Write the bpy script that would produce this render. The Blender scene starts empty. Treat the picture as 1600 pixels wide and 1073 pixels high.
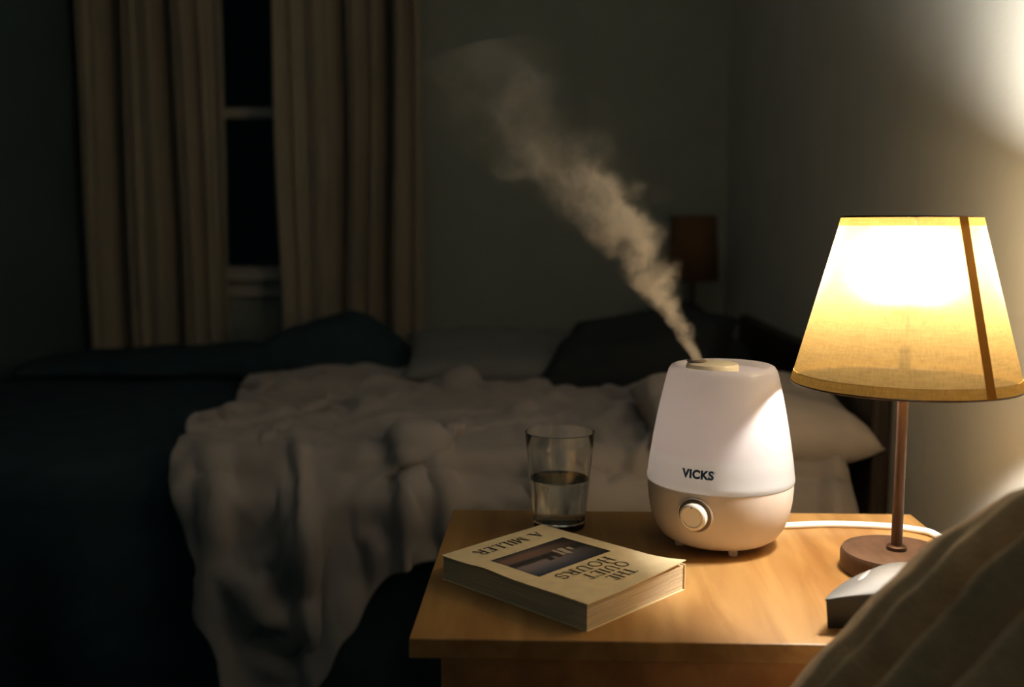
import bpy, bmesh, math, random
from mathutils import Vector, Matrix, noise

# ------------------------------------------------------------------ camera, world, exposure
SC = bpy.context.scene
COL = SC.collection
R = math.radians
cd = bpy.data.cameras.new('camera'); CAM = bpy.data.objects.new('camera', cd); COL.objects.link(CAM)
CAM.location = (0, 0, .95)
CAM.rotation_euler = (R(90 - 6.6485), 0, R(2.1687))
cd.sensor_width = 36; cd.lens = 36; cd.clip_start = .02
cd.dof.use_dof = True; cd.dof.focus_distance = 1.10; cd.dof.aperture_fstop = 3.0
SC.camera = CAM
w = bpy.data.worlds.new('night'); SC.world = w; w.use_nodes = True
w.node_tree.nodes['Background'].inputs[0].default_value = (.28, .64, .74, 1)
w.node_tree.nodes['Background'].inputs[1].default_value = .068
SC.view_settings.view_transform = 'Standard'; SC.view_settings.look = 'None'
SC.view_settings.exposure = 0.0; SC.view_settings.gamma = 1.0
SC.view_settings.use_curve_mapping = False
BULB = 860.0           # radiance of the lit bulb
SC.cycles.sample_clamp_indirect = 4.0
SC.cycles.max_bounces = 18; SC.cycles.diffuse_bounces = 4; SC.cycles.transmission_bounces = 16; SC.cycles.transparent_max_bounces = 24
SC.cycles.volume_step_rate = 1.0; SC.cycles.volume_bounces = 2

# ------------------------------------------------------------------ helpers
def mk(name, verts, faces, mat=None, parent=None, smooth=False):
    me = bpy.data.meshes.new(name); me.from_pydata([tuple(v) for v in verts], [], faces); me.update()
    return link(name, me, mat, parent, smooth)
def link(name, me, mat=None, parent=None, smooth=False):
    o = bpy.data.objects.new(name, me); COL.objects.link(o)
    if mat: me.materials.clear(); me.materials.append(mat)
    if parent: o.parent = parent
    if smooth:
        for p in me.polygons: p.use_smooth = True
    return o
def from_bm(name, bm, mat=None, parent=None, smooth=False):
    bmesh.ops.recalc_face_normals(bm, faces=bm.faces[:])
    me = bpy.data.meshes.new(name); bm.to_mesh(me); bm.free()
    return link(name, me, mat, parent, smooth)
def box(name, x0, x1, y0, y1, z0, z1, mat, parent=None, bev=0.0, seg=2):
    bm = bmesh.new(); bmesh.ops.create_cube(bm, size=1)
    for v in bm.verts:
        v.co = Vector(((x0+x1)/2+v.co.x*(x1-x0), (y0+y1)/2+v.co.y*(y1-y0), (z0+z1)/2+v.co.z*(z1-z0)))
    if bev: bmesh.ops.bevel(bm, geom=bm.edges[:], offset=bev, segments=seg, affect='EDGES', profile=.5)
    return from_bm(name, bm, mat, parent, bool(bev) and seg > 2)
def lathe(name, prof, cx, cy, z0, mat, parent=None, n=64, close=False, smooth=True):
    vs, fs = [], []; k = len(prof)
    for i in range(n):
        a = 2*math.pi*i/n
        for r, z in prof: vs.append((cx+r*math.cos(a), cy+r*math.sin(a), z0+z))
    for i in range(n):
        j = (i+1) % n
        for q in range(k if close else k-1):
            q2 = (q+1) % k
            fs.append((i*k+q, j*k+q, j*k+q2, i*k+q2))
    bm = bmesh.new(); me = bpy.data.meshes.new('t'); me.from_pydata(vs, [], fs); bm.from_mesh(me); bpy.data.meshes.remove(me)
    bmesh.ops.remove_doubles(bm, verts=bm.verts[:], dist=1e-6)
    o = from_bm(name, bm, mat, parent, smooth)
    if smooth: o.data.set_sharp_from_angle(angle=R(32))
    return o
def tube(name, pts, rad, mat, parent=None, n=10, smooth_path=True):
    pts = [Vector(p) for p in pts]
    if smooth_path:
        out = []
        for i in range(len(pts)-1):
            p0 = pts[max(i-1, 0)]; p1 = pts[i]; p2 = pts[i+1]; p3 = pts[min(i+2, len(pts)-1)]
            for s in range(8):
                t = s/8
                out.append(.5*((2*p1)+(-p0+p2)*t+(2*p0-5*p1+4*p2-p3)*t*t+(-p0+3*p1-3*p2+p3)*t**3))
        out.append(pts[-1]); pts = out
    vs, fs = [], []
    ref = Vector((.13, .21, .97)).normalized()
    for i, p in enumerate(pts):
        d = (pts[min(i+1, len(pts)-1)]-pts[max(i-1, 0)]).normalized()
        a = d.cross(ref)
        if a.length < 1e-3: a = d.cross(Vector((1, 0, 0)))
        a.normalize(); b = d.cross(a)
        for k in range(n):
            t = 2*math.pi*k/n; vs.append(p+(a*math.cos(t)+b*math.sin(t))*rad)
    for i in range(len(pts)-1):
        for k in range(n):
            k2 = (k+1) % n; fs.append((i*n+k, i*n+k2, (i+1)*n+k2, (i+1)*n+k))
    fs.append(tuple(range(n))[::-1]); fs.append(tuple(range((len(pts)-1)*n, len(pts)*n)))
    bm = bmesh.new(); me = bpy.data.meshes.new('t'); me.from_pydata(vs, [], fs); bm.from_mesh(me); bpy.data.meshes.remove(me)
    return from_bm(name, bm, mat, parent, True)
def grid(name, nu, nv, f, mat, parent=None, smooth=True):
    vs = [f(i/(nu-1), j/(nv-1)) for j in range(nv) for i in range(nu)]
    fs = [(j*nu+i, j*nu+i+1, (j+1)*nu+i+1, (j+1)*nu+i) for j in range(nv-1) for i in range(nu-1)]
    return mk(name, vs, fs, mat, parent, smooth)
def thing(name, label, cat, loc, group=None):
    o = bpy.data.objects.new(name, None); COL.objects.link(o); o.empty_display_size = .05
    o['label'] = label; o['category'] = cat
    if group: o['group'] = group
    o['base'] = loc
    return o
def settle(root):                       # put the Empty at the thing's base, parts stay where they are
    loc = Vector(root['base']); del root['base']
    root.location = loc
    for ch in root.children: ch.matrix_parent_inverse = Matrix.Translation(-loc)
def tag(o, label, cat, group=None, kind=None):
    o['label'] = label; o['category'] = cat
    if group: o['group'] = group
    if kind: o['kind'] = kind
    return o
def struct(o): o['kind'] = 'structure'; return o
def lerp(tab, x):
    if x <= tab[0][0]: return tab[0][1]
    for (a, b), (c, d) in zip(tab, tab[1:]):
        if x <= c:
            t = (x-a)/(c-a); t = t*t*(3-2*t)*.35+t*.65
            return b+(d-b)*t
    return tab[-1][1]
def fbm(x, y, z=0.0, o=3):
    s, a, f = 0, 1, 1
    for _ in range(o): s += a*noise.noise(Vector((x*f, y*f, z*f+3.1))); a *= .5; f *= 2.1
    return s

# ------------------------------------------------------------------ materials
def mat(name, col, rough=.6, var=0.0, scale=20.0, stretch=(1, 1, 1), bump=0.0, bscale=None, spec=.4, metal=0.0, sheen=0.0, coat=0.0, sss=0.0, col2=None):
    m = bpy.data.materials.new(name); m.use_nodes = True; nt = m.node_tree; p = nt.nodes['Principled BSDF']
    p.inputs['Base Color'].default_value = (*col, 1); p.inputs['Roughness'].default_value = rough
    p.inputs['Specular IOR Level'].default_value = spec; p.inputs['Metallic'].default_value = metal
    p.inputs['Sheen Weight'].default_value = sheen; p.inputs['Coat Weight'].default_value = coat
    if sss:
        p.inputs['Subsurface Weight'].default_value = sss; p.inputs['Subsurface Scale'].default_value = .02
        p.inputs['Subsurface Radius'].default_value = (1, .9, .8)
    tc = nt.nodes.new('ShaderNodeTexCoord'); mp = nt.nodes.new('ShaderNodeMapping'); mp.inputs['Scale'].default_value = stretch
    nt.links.new(tc.outputs['Object'], mp.inputs['Vector'])
    if var or col2:
        n = nt.nodes.new('ShaderNodeTexNoise'); n.inputs['Scale'].default_value = scale; n.inputs['Detail'].default_value = 5
        nt.links.new(mp.outputs[0], n.inputs['Vector'])
        cr = nt.nodes.new('ShaderNodeValToRGB'); cr.color_ramp.elements[0].position = .3; cr.color_ramp.elements[1].position = .7
        a = col2 if col2 else tuple(c*(1-var) for c in col)
        b = col if col2 else tuple(min(1, c*(1+var)) for c in col)
        cr.color_ramp.elements[0].color = (*a, 1); cr.color_ramp.elements[1].color = (*b, 1)
        nt.links.new(n.outputs['Fac'], cr.inputs[0]); nt.links.new(cr.outputs[0], p.inputs['Base Color'])
    if bump:
        n2 = nt.nodes.new('ShaderNodeTexNoise'); n2.inputs['Scale'].default_value = bscale or scale*4; n2.inputs['Detail'].default_value = 3
        nt.links.new(mp.outputs[0], n2.inputs['Vector'])
        bp = nt.nodes.new('ShaderNodeBump'); bp.inputs['Strength'].default_value = bump; bp.inputs['Distance'].default_value = .002
        nt.links.new(n2.outputs['Fac'], bp.inputs['Height']); nt.links.new(bp.outputs[0], p.inputs['Normal'])
    return m
M = {}
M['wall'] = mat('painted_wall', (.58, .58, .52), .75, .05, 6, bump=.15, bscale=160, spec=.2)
M['wall_dimmed'] = mat('dimmed_green_wall', (.32, .345, .30), .8, .05, 6, bump=.15, bscale=160, spec=.15)  # same room paint, darkened for the weaker light on the back wall
M['wall_unlit'] = mat('shade_darkened_wall', (.075, .115, .120), .8, .08, 5, spec=.1)  # left wall coloured dark in place of the gloom on that side
M['ceiling'] = mat('ceiling_paint', (.80, .79, .75), .85, .03, 5, spec=.1)
M['floor'] = mat('dark_carpet', (.040, .066, .072), .95, .2, 60, bump=.4, bscale=300, spec=.1)
M['white_trim'] = mat('old_white_paint', (.55, .52, .45), .55, .06, 20)
M['curtain'] = mat('curtain_cloth', (.37, .315, .235), .9, .08, 30, (1, 1, .2), bump=.2, bscale=400, spec=.1, sheen=.1)
M['duvet'] = mat('duvet_cotton', (.31, .275, .255), .9, .05, 14, bump=.15, bscale=500, spec=.15, sheen=.15)
M['sheet'] = mat('grey_sheet', (.30, .27, .265), .9, .05, 14, bump=.2, bscale=400, spec=.15)
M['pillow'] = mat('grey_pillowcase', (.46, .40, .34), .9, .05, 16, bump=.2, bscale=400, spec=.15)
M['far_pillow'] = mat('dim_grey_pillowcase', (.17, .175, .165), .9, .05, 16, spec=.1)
M['navy'] = mat('navy_cloth', (.024, .044, .053), .9, .15, 18, bump=.2, bscale=300, spec=.1)  # own colour of the heap; along the bed side it stands for shade
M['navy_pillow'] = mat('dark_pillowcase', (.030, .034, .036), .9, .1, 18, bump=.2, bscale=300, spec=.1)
M['darkwood'] = mat('dark_stained_wood', (.030, .022, .018), .5, .3, 12, (8, 1, 1), spec=.3)
M['blanket'] = mat('brown_fleece', (.52, .38, .22), .95, .18, 40, bump=.5, bscale=240, spec=.1, sheen=.3)
M['plastic_white'] = mat('white_plastic', (.80, .76, .72), .32, spec=.5)
M['base_plastic'] = mat('beige_plastic', (.66, .60, .56), .38, spec=.45)
M['knob'] = mat('cream_plastic', (.80, .74, .64), .22, spec=.6, coat=.4)
M['groove'] = mat('shadow_grey_plastic', (.16, .12, .10), .5)
M['cap'] = mat('cream_cap_plastic', (.78, .70, .54), .35)
M['logo'] = mat('dark_blue_ink', (.012, .055, .12), .5)
M['logo_pale'] = mat('pale_ink', (.42, .42, .42), .5)
M['cord'] = mat('white_cord_plastic', (.82, .80, .76), .4)
M['bronze'] = mat('brown_metal', (.065, .038, .030), .35, .15, 50, metal=.55, spec=.5)
M['lampbase'] = mat('brown_wood_base', (.075, .045, .034), .5, .25, 40, (3, 1, 1), bump=.15, spec=.35)
M['cover'] = mat('cream_cover', (.80, .66, .40), .6, .07, 60, bump=.1, bscale=300, spec=.25)
M['pages'] = mat('page_edges', (.68, .56, .38), .85, .22, 90, (.12, .12, 14), bump=.4, bscale=90, spec=.1)
M['ink'] = mat('dark_ink', (.03, .026, .022), .7)
M['clockblack'] = mat('black_plastic', (.010, .011, .012), .4)
M['clockgrey'] = mat('silver_grey_plastic', (.085, .09, .093), .6, .06, 60, spec=.6)
M['clockglint'] = mat('pale_glint_button', (.34, .33, .34), .3)  # pale buttons stand for the highlight on the clock top
M['far_shade'] = mat('brown_linen', (.15, .085, .045), .9, .1, 80, spec=.1)
M['body_wood'] = None

def wood(name, ca, cb):
    m = bpy.data.materials.new(name); m.use_nodes = True; nt = m.node_tree; p = nt.nodes['Principled BSDF']
    tc = nt.nodes.new('ShaderNodeTexCoord'); mp = nt.nodes.new('ShaderNodeMapping'); mp.inputs['Scale'].default_value = (9, 1.2, 9)
    nt.links.new(tc.outputs['Object'], mp.inputs[0])
    n = nt.nodes.new('ShaderNodeTexNoise'); n.inputs['Scale'].default_value = 3.2; n.inputs['Detail'].default_value = 7; n.inputs['Distortion'].default_value = .7
    nt.links.new(mp.outputs[0], n.inputs['Vector'])
    cr = nt.nodes.new('ShaderNodeValToRGB'); e = cr.color_ramp.elements
    e[0].position = .34; e[0].color = (*ca, 1); e[1].position = .62; e[1].color = (*cb, 1)
    nt.links.new(n.outputs['Fac'], cr.inputs[0]); nt.links.new(cr.outputs[0], p.inputs['Base Color'])
    p.inputs['Roughness'].default_value = .42; p.inputs['Specular IOR Level'].default_value = .35
    bp = nt.nodes.new('ShaderNodeBump'); bp.inputs['Strength'].default_value = .12; bp.inputs['Distance'].default_value = .001
    nt.links.new(n.outputs['Fac'], bp.inputs['Height']); nt.links.new(bp.outputs[0], p.inputs['Normal'])
    return m
M['oak'] = wood('honey_oak', (.245, .122, .036), (.365, .205, .068))
M['body_wood'] = wood('oak_carcass', (.30, .14, .05), (.42, .21, .075))

def shade_mat(name, tint, trans, tlu, dif, weave=True, fwd=0.0):
    """thin cloth: part straight-through, part translucent, part diffuse"""
    m = bpy.data.materials.new(name); m.use_nodes = True; nt = m.node_tree; nt.nodes.clear()
    out = nt.nodes.new('ShaderNodeOutputMaterial')
    T = nt.nodes.new('ShaderNodeBsdfTransparent'); L = nt.nodes.new('ShaderNodeBsdfTranslucent'); D = nt.nodes.new('ShaderNodeBsdfDiffuse')
    hot = (1.0, .87, .64)
    T.inputs[0].default_value = (*[c*trans for c in hot], 1)
    F = nt.nodes.new('ShaderNodeBsdfRefraction'); F.inputs['Color'].default_value = (*[c*fwd for c in hot], 1); F.inputs['Roughness'].default_value = .74; F.inputs['IOR'].default_value = 1.4
    a0 = nt.nodes.new('ShaderNodeAddShader')
    a1 = nt.nodes.new('ShaderNodeAddShader'); a2 = nt.nodes.new('ShaderNodeAddShader')
    if weave:
        tc = nt.nodes.new('ShaderNodeTexCoord')
        def ns(sc, st):
            mp = nt.nodes.new('ShaderNodeMapping'); mp.inputs['Scale'].default_value = st; nt.links.new(tc.outputs['Object'], mp.inputs[0])
            n = nt.nodes.new('ShaderNodeTexNoise'); n.inputs['Scale'].default_value = sc; n.inputs['Detail'].default_value = 2
            nt.links.new(mp.outputs[0], n.inputs['Vector']); return n
        n1 = ns(60, (1, 1, 9)); n2 = ns(60, (9, 9, 1))
        mx = nt.nodes.new('ShaderNodeMath'); mx.operation = 'MULTIPLY'; nt.links.new(n1.outputs[0], mx.inputs[0]); nt.links.new(n2.outputs[0], mx.inputs[1])
        mr = nt.nodes.new('ShaderNodeMapRange'); mr.inputs[1].default_value = .068; mr.inputs[2].default_value = .40; mr.inputs[3].default_value = .74; mr.inputs[4].default_value = 1.10
        nt.links.new(mx.outputs[0], mr.inputs[0])
        for node, k in ((L, tlu), (D, dif)):
            v = nt.nodes.new('ShaderNodeVectorMath'); v.operation = 'SCALE'; v.inputs[0].default_value = [c*k for c in tint]
            nt.links.new(mr.outputs[0], v.inputs[3]); nt.links.new(v.outputs[0], node.inputs[0])
    else:
        L.inputs[0].default_value = (*[c*tlu for c in tint], 1); D.inputs[0].default_value = (*[c*dif for c in tint], 1)
    nt.links.new(T.outputs[0], a0.inputs[0]); nt.links.new(F.outputs[0], a0.inputs[1]); nt.links.new(a0.outputs[0], a1.inputs[0]); nt.links.new(L.outputs[0], a1.inputs[1])
    nt.links.new(a1.outputs[0], a2.inputs[0]); nt.links.new(D.outputs[0], a2.inputs[1]); nt.links.new(a2.outputs[0], out.inputs['Surface'])
    return m
M['shade'] = shade_mat('linen_shade', (1.0, .66, .23), .054, .0265, .24, True, .016)
M['band'] = shade_mat('folded_linen_band', (1.0, .58, .14), .008, .015, .40)
M['seam'] = shade_mat('seam_linen', (1.0, .46, .09), .004, .011, .30, False)

def emit(name, col, s):
    m = bpy.data.materials.new(name); m.use_nodes = True; nt = m.node_tree; nt.nodes.clear()
    e = nt.nodes.new('ShaderNodeEmission'); o = nt.nodes.new('ShaderNodeOutputMaterial')
    e.inputs[0].default_value = (*col, 1); e.inputs[1].default_value = s; nt.links.new(e.outputs[0], o.inputs[0]); return m
M['bulb'] = emit('lit_bulb_glass', (1.0, .92, .82), BULB)

def glassmat(name, ior, col=(1, 1, 1), rough=0.0):
    m = bpy.data.materials.new(name); m.use_nodes = True; nt = m.node_tree; nt.nodes.clear()
    g = nt.nodes.new('ShaderNodeBsdfGlass'); o = nt.nodes.new('ShaderNodeOutputMaterial')
    g.inputs['Color'].default_value = (*col, 1); g.inputs['IOR'].default_value = ior; g.inputs['Roughness'].default_value = rough
    nt.links.new(g.outputs[0], o.inputs[0]); return m
M['glass'] = glassmat('tumbler_glass', 1.48, (.97, .98, .97))
M['water'] = glassmat('clear_water', 1.33, (.98, .99, .98))
M['pane'] = glassmat('window_glass', 1.45, (.12, .13, .13))  # darkness of the night outside is put into the glass tint

def tank_mat():
    m = mat('milky_tank_plastic', (.84, .84, .88), .26, spec=.5)
    nt = m.node_tree; p = nt.nodes['Principled BSDF']
    tc = nt.nodes.new('ShaderNodeTexCoord'); sp = nt.nodes.new('ShaderNodeSeparateXYZ'); nt.links.new(tc.outputs['Object'], sp.inputs[0])
    mr = nt.nodes.new('ShaderNodeMapRange'); mr.inputs[1].default_value = .690; mr.inputs[2].default_value = .697
    nt.links.new(sp.outputs['Z'], mr.inputs[0])
    mx = nt.nodes.new('ShaderNodeMix'); mx.data_type = 'RGBA'
    mx.inputs['A'].default_value = (.80, .83, .86, 1); mx.inputs['B'].default_value = (.80, .78, .82, 1)
    nt.links.new(mr.outputs[0], mx.inputs['Factor']); nt.links.new(mx.outputs['Result'], p.inputs['Base Color'])
    tl = nt.nodes.new('ShaderNodeBsdfTranslucent'); nt.links.new(mx.outputs['Result'], tl.inputs[0])
    ms = nt.nodes.new('ShaderNodeMixShader'); ms.inputs[0].default_value = .64
    nt.links.new(p.outputs[0], ms.inputs[1]); nt.links.new(tl.outputs[0], ms.inputs[2])
    nt.links.new(ms.outputs[0], nt.nodes['Material Output'].inputs['Surface'])
    return m
M['tank'] = tank_mat()

# ------------------------------------------------------------------ room shell
XR, YB, XL, ZC = .56, 3.32, -1.47, 2.40
struct(box('floor', XL-.1, XR+.1, -1.2, YB+.1, -.06, 0, M['floor']))
struct(box('ceiling', XL-.1, XR+.1, -1.2, YB+.1, ZC, ZC+.06, M['ceiling']))
struct(box('wall_right', XR, XR+.1, -1.2, YB+.1, 0, ZC, M['wall']))
struct(box('wall_left', XL-.1, XL, -1.2, YB+.1, 0, ZC, M['wall_unlit']))
WX0, WX1, WZ0, WZ1 = -1.24, -.56, .80, 2.05
bm = bmesh.new()
for (x0, x1, z0, z1) in ((XL, WX0, 0, ZC), (WX1, XR, 0, ZC), (WX0, WX1, 0, WZ0-.03), (WX0, WX1, WZ1, ZC)):
    t = bmesh.new(); bmesh.ops.create_cube(t, size=1)
    for v in t.verts: v.co = Vector(((x0+x1)/2+v.co.x*(x1-x0), YB+.05+v.co.y*.1, (z0+z1)/2+v.co.z*(z1-z0)))
    me = bpy.data.meshes.new('t'); t.to_mesh(me); t.free(); bm.from_mesh(me); bpy.data.meshes.remove(me)
struct(from_bm('wall_back', bm, M['wall_dimmed']))
win = bpy.data.objects.new('window_1', None); COL.objects.link(win); win['kind'] = 'structure'
win['label'] = 'dark sash window between the two curtain panels'
for nm, b in (('stile', (WX0, WX0+.05, YB+.01, YB+.06, WZ0, WZ1)), ('stile', (WX1-.05, WX1, YB+.01, YB+.06, WZ0, WZ1)),
              ('top_rail', (WX0+.05, WX1-.05, YB+.01, YB+.06, WZ1-.05, WZ1)), ('bottom_rail', (WX0+.05, WX1-.05, YB+.01, YB+.06, WZ0, WZ0+.012)),
              ('meeting_rail', (WX0+.05, WX1-.05, YB+.0, YB+.055, 1.288, 1.322)), ('sill', (WX0-.04, WX1+.04, YB-.06, YB+.06, WZ0-.030, WZ0)),
              ('sill_apron', (WX0, WX1, YB-.02, YB, WZ0-.085, WZ0-.030))):
    box(nm, *b, M['white_trim'], win, .004)
for z0, z1 in ((WZ0+.012, 1.288), (1.322, WZ1-.05)):
    box('pane', WX0+.05, WX1-.05, YB+.030, YB+.034, z0, z1, M['pane'], win)
struct(box('baseboard_back', XL, XR-.02, YB-.015, YB, 0, .10, M['white_trim'], None, .003))
struct(box('baseboard_right', XR-.015, XR, -1.2, YB-.02, 0, .10, M['white_trim'], None, .003))

# ------------------------------------------------------------------ curtains
def px(x): return (x-861)/1600*3.2-.004
def curtain(label, x0, x1, grooves, seed):
    def f(u, v):
        x = px(x0)+(px(x1)-px(x0))*u; z = .02+v*2.28
        xx = x0+(x1-x0)*u + 7*noise.noise(Vector((u*3+seed, z*.8, .3)))*(1-.5*v) + (1.6-z)*4*math.sin(u*5+seed)
        y = 3.11
        for c, wd, dp in grooves: y += dp*math.exp(-((xx-c)/wd)**2)*(.8+.35*noise.noise(Vector((c*.1, z*.9, seed))))
        y += .012*math.sin(xx*.21+seed)+.006*math.sin(xx*.47+2*seed)
        return (x+.012*noise.noise(Vector((z*1.2, seed, u*2))), y, z)
    o = grid('curtain_panel', 150, 24, f, M['curtain'])
    s = o.modifiers.new('thickness', 'SOLIDIFY'); s.thickness = .003
    return tag(o, label, 'curtain', 'window curtains')
curtain('tan curtain panel hanging left of the dark window gap', 148, 371, [(197, 11, .20), (222, 4, .03), (275, 10, .18), (322, 6, .04), (167, 5, .025), (345, 8, .02)], 1.7)
curtain('tan curtain panel hanging right of the dark window gap', 449, 668, [(487, 9, .03), (543, 8, .15), (579, 6, .07), (611, 9, .17), (648, 5, .04), (517, 5, .02)], 4.1)

# ------------------------------------------------------------------ bed
bed = thing('bed', 'bed with dark headboard standing against the right wall behind the nightstand', 'bed', (-.42, 2.26, 0))
box('headboard', .525, .556, 1.66, 2.88, 0, .70, M['darkwood'], bed, .008)
box('side_rail', -1.36, .525, 1.69, 1.715, .14, .27, M['darkwood'], bed, .004)
box('side_rail', -1.36, .525, 2.805, 2.83, .14, .27, M['darkwood'], bed, .004)
box('slat_base', -1.36, .525, 1.715, 2.805, .22, .25, M['darkwood'], bed)
for y in (1.72, 2.74): box('leg', -1.34, -1.28, y, y+.06, 0, .22, M['darkwood'], bed, .004)
mt = box('mattress', -1.36, .515, 1.66, 2.86, .25, .545, M['sheet'], bed, .125, 6)
sub = mt.modifiers.new('s', 'SUBSURF'); sub.levels = 2; sub.render_levels = 2
settle(bed)

# added near-black cover; its colour stands for the shade over bed side and foot
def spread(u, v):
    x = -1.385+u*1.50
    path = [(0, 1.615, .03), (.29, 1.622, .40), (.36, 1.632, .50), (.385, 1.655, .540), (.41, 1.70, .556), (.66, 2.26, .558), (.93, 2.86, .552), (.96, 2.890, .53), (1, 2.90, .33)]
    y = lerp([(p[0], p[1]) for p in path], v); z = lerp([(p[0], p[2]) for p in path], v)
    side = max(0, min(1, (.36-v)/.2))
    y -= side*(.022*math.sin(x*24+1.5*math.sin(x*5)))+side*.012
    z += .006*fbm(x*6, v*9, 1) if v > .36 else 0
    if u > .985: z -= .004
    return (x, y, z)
o = grid('shade_bedspread', 110, 90, spread, M['navy'])
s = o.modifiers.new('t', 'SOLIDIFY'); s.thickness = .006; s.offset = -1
tag(o, 'added near-black cover standing for the shade along the bed side', 'shade_bedspread')

# grey duvet: simulated cloth dropped on the bed, settled and frozen
def hem(u): return lerp([(0, -.10), (.12, -.06), (.20, .10), (.28, .18), (.48, .17), (.65, .06), (.8, .0), (1, .03)], u)
def sim_cloth(nx, ny, wd, ht, cx, cy, cz, rot, amp, comp, frames, seed):
    bm = bmesh.new(); bmesh.ops.create_cube(bm, size=1)
    x0, x1, y0, y1, z0, z1 = -1.39, .515, 1.615, 2.90, 0, .552
    for v in bm.verts: v.co = Vector(((x0+x1)/2+v.co.x*(x1-x0), (y0+y1)/2+v.co.y*(y1-y0), (z0+z1)/2+v.co.z*(z1-z0)))
    bmesh.ops.bevel(bm, geom=bm.edges[:], offset=.05, segments=4, affect='EDGES')
    colr = from_bm('temporary_collider', bm)
    colr.modifiers.new('col', 'COLLISION'); colr.collision.thickness_outer = .01; colr.collision.cloth_friction = 30
    vs, fs = [], []; c, s = math.cos(rot), math.sin(rot)
    for j in range(ny):
        for i in range(nx):
            u = (i/(nx-1)-.5)*wd; v = -ht/2+hem(i/(nx-1))+(ht-hem(i/(nx-1)))*j/(ny-1)
            n = noise.noise(Vector((u*2.6+seed, v*4.2, 1.3)))+.5*noise.noise(Vector((u*6+seed, v*6, 7)))
            x = u*comp; y = v*comp
            vs.append((cx+c*x-s*y, cy+s*x+c*y, cz+amp*n))
    for j in range(ny-1):
        for i in range(nx-1):
            a = j*nx+i; fs.append((a, a+1, a+nx+1, a+nx))
    o = mk('temporary_cloth', vs, fs)
    m = o.modifiers.new('cl', 'CLOTH'); st = m.settings
    st.quality = 4; st.mass = .4; st.tension_stiffness = 15; st.compression_stiffness = 15; st.shear_stiffness = 8
    st.bending_stiffness = 3.0; st.air_damping = 2; st.tension_damping = 5
    m.collision_settings.distance_min = .01; m.collision_settings.collision_quality = 2; m.collision_settings.use_self_collision = False
    m.point_cache.frame_start = 1; m.point_cache.frame_end = frames
    for f in range(1, frames+1): SC.frame_set(f)
    me = bpy.data.meshes.new_from_object(o.evaluated_get(bpy.context.evaluated_depsgraph_get()))
    SC.frame_set(1)
    bpy.data.objects.remove(o); bpy.data.objects.remove(colr)
    return me
me = sim_cloth(76, 84, 1.25, 1.36, -.13, 2.00, .70, R(9), .20, .85, 40, 3)
me.name = 'duvet'
tmp = link('temporary_cloth', me); tmp.modifiers.new('s', 'SUBSURF').levels = 1
me2 = bpy.data.meshes.new_from_object(tmp.evaluated_get(bpy.context.evaluated_depsgraph_get())); bpy.data.objects.remove(tmp); me = me2; me.name = 'duvet'
def crease(p):           # long soft ridges with narrow creases between them
    wv = .45*noise.noise(p*2.6)
    q = Vector((p.x*1.5+wv, p.y*5.5+p.x*2.4+wv, p.z*1.5)); q2 = Vector((p.x*6.5+p.y*3.4+wv, p.y*1.3, p.z*.8+9))
    q3 = Vector((p.x*4.0-p.y*5.0+wv, p.y*1.6+p.x*1.6, p.z*.8+4))
    k = max(0, min(1, (2.05-p.y)/.35))                  # near edge: folds run downwards
    n1, n2, n3, n4 = noise.noise(q), noise.noise(q2), noise.noise(q3), noise.noise(q*.5+Vector((3, 8, 1)))
    on = max(0, min(1, .55+n4*2.4)); off = max(0, min(1, .55-n4*2.4))
    return .004+.020*math.exp(-(n1/.09)**2)*(1-.8*k)*on+.024*math.exp(-(n2/.085)**2)*(.15+.85*k)*on+.018*math.exp(-(n3/.085)**2)*(.5+.5*k)*off
nrm_ = [v.normal.copy() for v in me.vertices]; cos_ = [v.co.copy() for v in me.vertices]
for v, nn, c in zip(me.vertices, nrm_, cos_):
    if nn.z < -.2: nn = -nn
    if abs(nn.z) < .5 and nn.y > 0: nn = -nn
    v.co = c+nn*crease(c)
me.update()
o = link('duvet', me, M['duvet'], None, True)
s = o.modifiers.new('t', 'SOLIDIFY'); s.thickness = .010; s.offset = 0
s = o.modifiers.new('s', 'SUBSURF'); s.levels = 1; s.render_levels = 1
tag(o, 'rumpled grey duvet thrown across the bed with one corner hanging down', 'duvet')

# pillows
def pillow(label, cx, cy, cz, lx, ly, t, rot, m, seed, group='bed pillows'):
    n = 40; vs, fs = [], []
    def pt(u, v, sgn):
        x, y = 2*u-1, 2*v-1
        e = max(0, (1-abs(x)**3.2))*max(0, (1-abs(y)**3.2))
        h = sgn*t*.5*e**.45
        pinch = 1-.07*(1-abs(y)**2)*abs(x)**4-.0
        pinch2 = 1-.07*(1-abs(x)**2)*abs(y)**4
        wr = .10*t*fbm(x*1.8+seed, y*1.8, sgn, 3)*min(1, e*3)
        return (x*lx*.5*pinch, y*ly*.5*pinch2, h+wr)
    for sg in (1, -1):
        for j in range(n):
            for i in range(n): vs.append(pt(i/(n-1), j/(n-1), sg))
    for k in (0, 1):
        for j in range(n-1):
            for i in range(n-1):
                a = k*n*n+j*n+i; q = (a, a+1, a+n+1, a+n)
                fs.append(q if k == 0 else q[::-1])
    bm = bmesh.new(); me = bpy.data.meshes.new('t'); me.from_pydata(vs, [], fs); bm.from_mesh(me); bpy.data.meshes.remove(me)
    bmesh.ops.remove_doubles(bm, verts=bm.verts[:], dist=1e-5)
    o = from_bm('pillow', bm, m, None, True)
    o.location = (cx, cy, cz); o.rotation_euler = [R(a) for a in rot]
    tag(o, label, 'pillow', group)
    return o
pillow('pale grey pillow on the mattress beneath the lit lamp shade', .343, 1.80, .612, .375, .36, .125, (5, 1, 2), M['pillow'], 2)
pillow('flat grey pillow at the far side beyond the duvet', -.115, 2.53, .620, .50, .40, .09, (8, 2, 6), M['far_pillow'], 5)
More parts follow.
